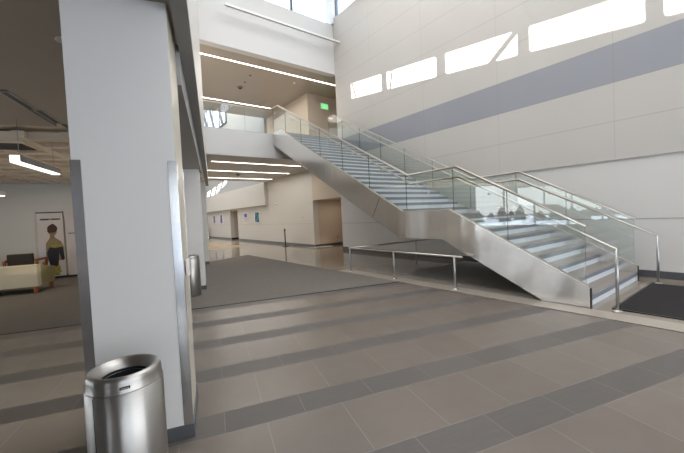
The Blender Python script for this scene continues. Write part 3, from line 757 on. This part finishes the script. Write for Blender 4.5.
tm = bpy.data.meshes.new_from_object(tx.evaluated_get(bpy.context.evaluated_depsgraph_get()))
bpy.data.objects.remove(tx)
tm.transform(Matrix.Translation((0, -.037, 0)) @ Matrix.Rotation(PI / 2, 4, 'X')); tm.materials.clear(); tm.materials.append(M['white_plastic'])
tx = bpy.data.objects.new('lettering', tm); C.objects.link(tx); tx.parent = face

# ------------------------------------------------------------------ pictures and small wall fittings
def picture(y0, y1, z0, z1, m, label, mat_w):
    r = thing('framed_picture', label, 'picture', (RW - .001, (y0 + y1) / 2, (z0 + z1) / 2), 0, 'framed pictures on the far cream wall')
    a, c = (y1 - y0) / 2, (z1 - z0) / 2
    b = MB(); b.box(-.03, 0, -a, a, -c, c); b.build('frame', M['white_plastic'], r, bevel=.005)
    w1, w2 = mat_w
    b = MB(); b.box(-.034, -.029, -a * w1, a * w1, -c * w2, c * w2); b.build('print', m, r)
blu, org, tea, crm, drk = srgb(40, 60, 190), srgb(200, 120, 50), srgb(40, 120, 130), srgb(214, 196, 178), srgb(30, 50, 70)
picture(31.0, 31.9, 1.30, 2.12, art_mat('art_blue_orange', (org, blu, org, blu), (1, .6, 1.2)), 'leftmost framed picture, blue and orange, on the far wall', (.6, .85))
picture(28.95, 29.8, 1.30, 2.12, art_mat('art_orange_blue', (blu, org, tea, blu), (1, .6, 1.5)), 'framed picture of orange and blue left of the far alcove', (.6, .85))
p3 = art_mat('art_cream', (crm, crm, crm, crm), (1, 1, 1))
picture(23.15, 24.1, 1.28, 2.10, p3, 'framed picture with a blue block on cream right of the far alcove', (.8, .8))
b = MB(); b.box(-.037, -.033, -.22, .22, .06, .30); b.build('blue_block', art_mat('art_block', (blu, srgb(60, 90, 210), blu, drk), (1, 1, 1)), [o for o in bpy.data.objects if o.name.startswith('framed_picture')][-1])
picture(21.05, 22.1, 1.30, 2.08, art_mat('art_teal', (drk, tea, tea, srgb(70, 150, 160)), (1, 1, 1.5)), 'framed teal picture nearest the stair on the far wall', (.62, .84))
def wall_plate(y, z, w_, h_, label, nm='wall_plate', cat='wall plate', x=RW, m='white_plastic'):
    r = thing(nm, label, cat, (x, y, z))
    b = MB(); b.box(-.03, 0, -w_ / 2, w_ / 2, -h_ / 2, h_ / 2); b.build('cover', M[m], r, bevel=.004)
    b = MB(); b.box(-.034, -.03, -w_ / 4, w_ / 4, -h_ / 4, h_ / 4); b.build('insert', M['grey_metal'], r)
wall_plate(18.6, 2.36, .34, .26, 'white thermostat box high on the cream wall left of the stair', 'thermostat', 'wall box')  # thermostat box
wall_plate(15.0, .40, .12, .12, 'white power outlet low on the cream wall near the recess', 'power_outlet', 'outlet')
wall_plate(15.5, 1.55, .10, .12, 'small switch plate on the cream wall above the outlet', 'switch_plate', 'switch')
r = thing('power_outlet', 'small outlet on the tan wall inside the door recess', 'outlet', (10.45, 14.43, .42))
b = MB(); b.box(-.05, .05, -.01, 0, -.06, .06); b.build('cover', M['grey_metal'], r); b = MB(); b.box(-.02, .02, -.013, -.01, -.03, .03); b.build('insert', M['steel_dark'], r)
st = thing('barrier_post', 'black queue barrier post standing before the cream wall', 'barrier post', (8.37, 16.43, .004))
b = MB(); b.lathe([(.17, 0), (.17, .012), (.15, .03), (.04, .045)], seg=28); b.build('base', M['black'], st)
b = MB(); b.lathe([(.032, .04), (.032, .86)], seg=20); b.build('pole', M['black'], st)
b = MB(); b.lathe([(.042, .86), (.042, .95), (.03, .962)], seg=20); b.build('head', M['black'], st)
fc = thing('waiting_chair', 'dark chair by the doorway at the far left of the cream wall', 'chair', (8.35, 33.2, .004), PI / 2)
b = MB(); b.box(-.35, .35, -.3, .3, .36, .48); b.build('seat', M['black'], fc, bevel=.02)
b = MB(); b.box(-.35, .35, -.36, -.28, .4, .95); b.build('backrest', M['black'], fc, bevel=.02)
for sx in (-.3, .3):
    for sy in (-.26, .26):
        b = MB(); b.box(sx - .025, sx + .025, sy - .025, sy + .025, 0, .36); b.build('leg', M['steel_dark'], fc)

# ------------------------------------------------------------------ world, sun and lamps
W = bpy.data.worlds.new('World'); bpy.context.scene.world = W; W.use_nodes = True
n = W.node_tree.nodes; bg = n['Background']
tc = n.new('ShaderNodeTexCoord'); sp = n.new('ShaderNodeSeparateXYZ'); W.node_tree.links.new(tc.outputs['Generated'], sp.inputs[0])
cr = n.new('ShaderNodeValToRGB'); W.node_tree.links.new(sp.outputs[2], cr.inputs[0])
cr.color_ramp.elements[0].color = (.95, .96, .98, 1); cr.color_ramp.elements[1].color = (.62, .78, 1, 1); cr.color_ramp.elements[1].position = .7
W.node_tree.links.new(cr.outputs[0], bg.inputs[0]); bg.inputs[1].default_value = 4.0
def lamp(kind, name, loc, energy, col=(1, 1, 1), rot=(0, 0, 0), **kw):
    l = bpy.data.lights.new(name, kind); l.energy = energy; l.color = col
    for k, v in kw.items(): setattr(l, k, v)
    o = bpy.data.objects.new(name, l); C.objects.link(o); o.location = loc; o.rotation_euler = rot
    return o
sd = Vector((1, 0, -K)).normalized()
lamp('SUN', 'sun', (-20, 4, 20), 14, (1, .96, .9), sd.to_track_quat('-Z', 'Y').to_euler(), angle=.004)
def area(name, loc, sx, sy, energy, col, direction):
    return lamp('AREA', name, loc, energy, col, Vector(direction).to_track_quat('-Z', 'Y').to_euler(), shape='RECTANGLE', size=sx, size_y=sy)
area('hall_fill', (4.5, 3.0, 11.4), 8, 13, 900, (1, .995, .985), (0, 0, -1))  # added fill lamp under the closed hall ceiling, no roof window here
area('entrance_daylight', (5.2, -7.05, 2.3), 7.5, 3.8, 130, (.97, .985, 1), (.05, 1, .02))
area('upper_light', (6.0, 15.5, 7.7), 5, 5, 130, (1, .95, .88), (0, 0, -1))
area('under_balcony_light', (6.0, 16, 3.8), 5, 5, 110, (1, .96, .9), (0, 0, -1))
area('recess_fill', (10, 13.2, 2.33), 1.2, 1.2, 9, (1, .9, .76), (0, 0, -1))  # added fill lamp, brightens the recess without any fixture
area('atrium_light', (5.0, 28, 12.3), 7, 12, 1300, (1, .98, .96), (0, 0, -1))
p = A2B(-5.0, 9.8, 2.85); area('seating_light', p, 4, 4, 46, (1, .86, .68), (0, 0, -1))
p = A2B(-2.6, 8.5, .5); area('bounce_fill', p, 3, 5, 18, (1, .82, .6), (0, 0, 1))  # added upward lamp, stands in for warm light off the floor

# ------------------------------------------------------------------ camera
cam = bpy.data.cameras.new('camera'); co = bpy.data.objects.new('camera', cam); C.objects.link(co)
cam.sensor_fit = 'HORIZONTAL'; cam.sensor_width = 36; cam.lens = 334.24 / 684 * 36; cam.clip_start = .05; cam.clip_end = 300
pt, rl, yw = math.radians(-1.9414), math.radians(-2.7094), math.radians(-36.75)
F = Vector((0, math.cos(pt), math.sin(pt))); Rv = Vector((1, 0, 0)); U = Vector((0, -math.sin(pt), math.cos(pt)))
R2 = Rv * math.cos(rl) + U * math.sin(rl); U2 = -Rv * math.sin(rl) + U * math.cos(rl)
T = Matrix.Rotation(yw, 3, 'Z')                                # turn the view to the right of the wall direction
co.matrix_world = Matrix.Translation((0, 0, H)) @ Matrix([[*(v)] for v in zip(T @ R2, T @ U2, T @ -F)]).to_4x4()
sc = bpy.context.scene; sc.camera = co
sc.view_settings.view_transform = 'Standard'; sc.view_settings.look = 'None'
sc.cycles.max_bounces = 8; sc.cycles.diffuse_bounces = 4; sc.cycles.glossy_bounces = 4; sc.cycles.transparent_max_bounces = 24
sc.cycles.caustics_reflective = False; sc.cycles.caustics_refractive = False
sc.cycles.sample_clamp_indirect = 4.0
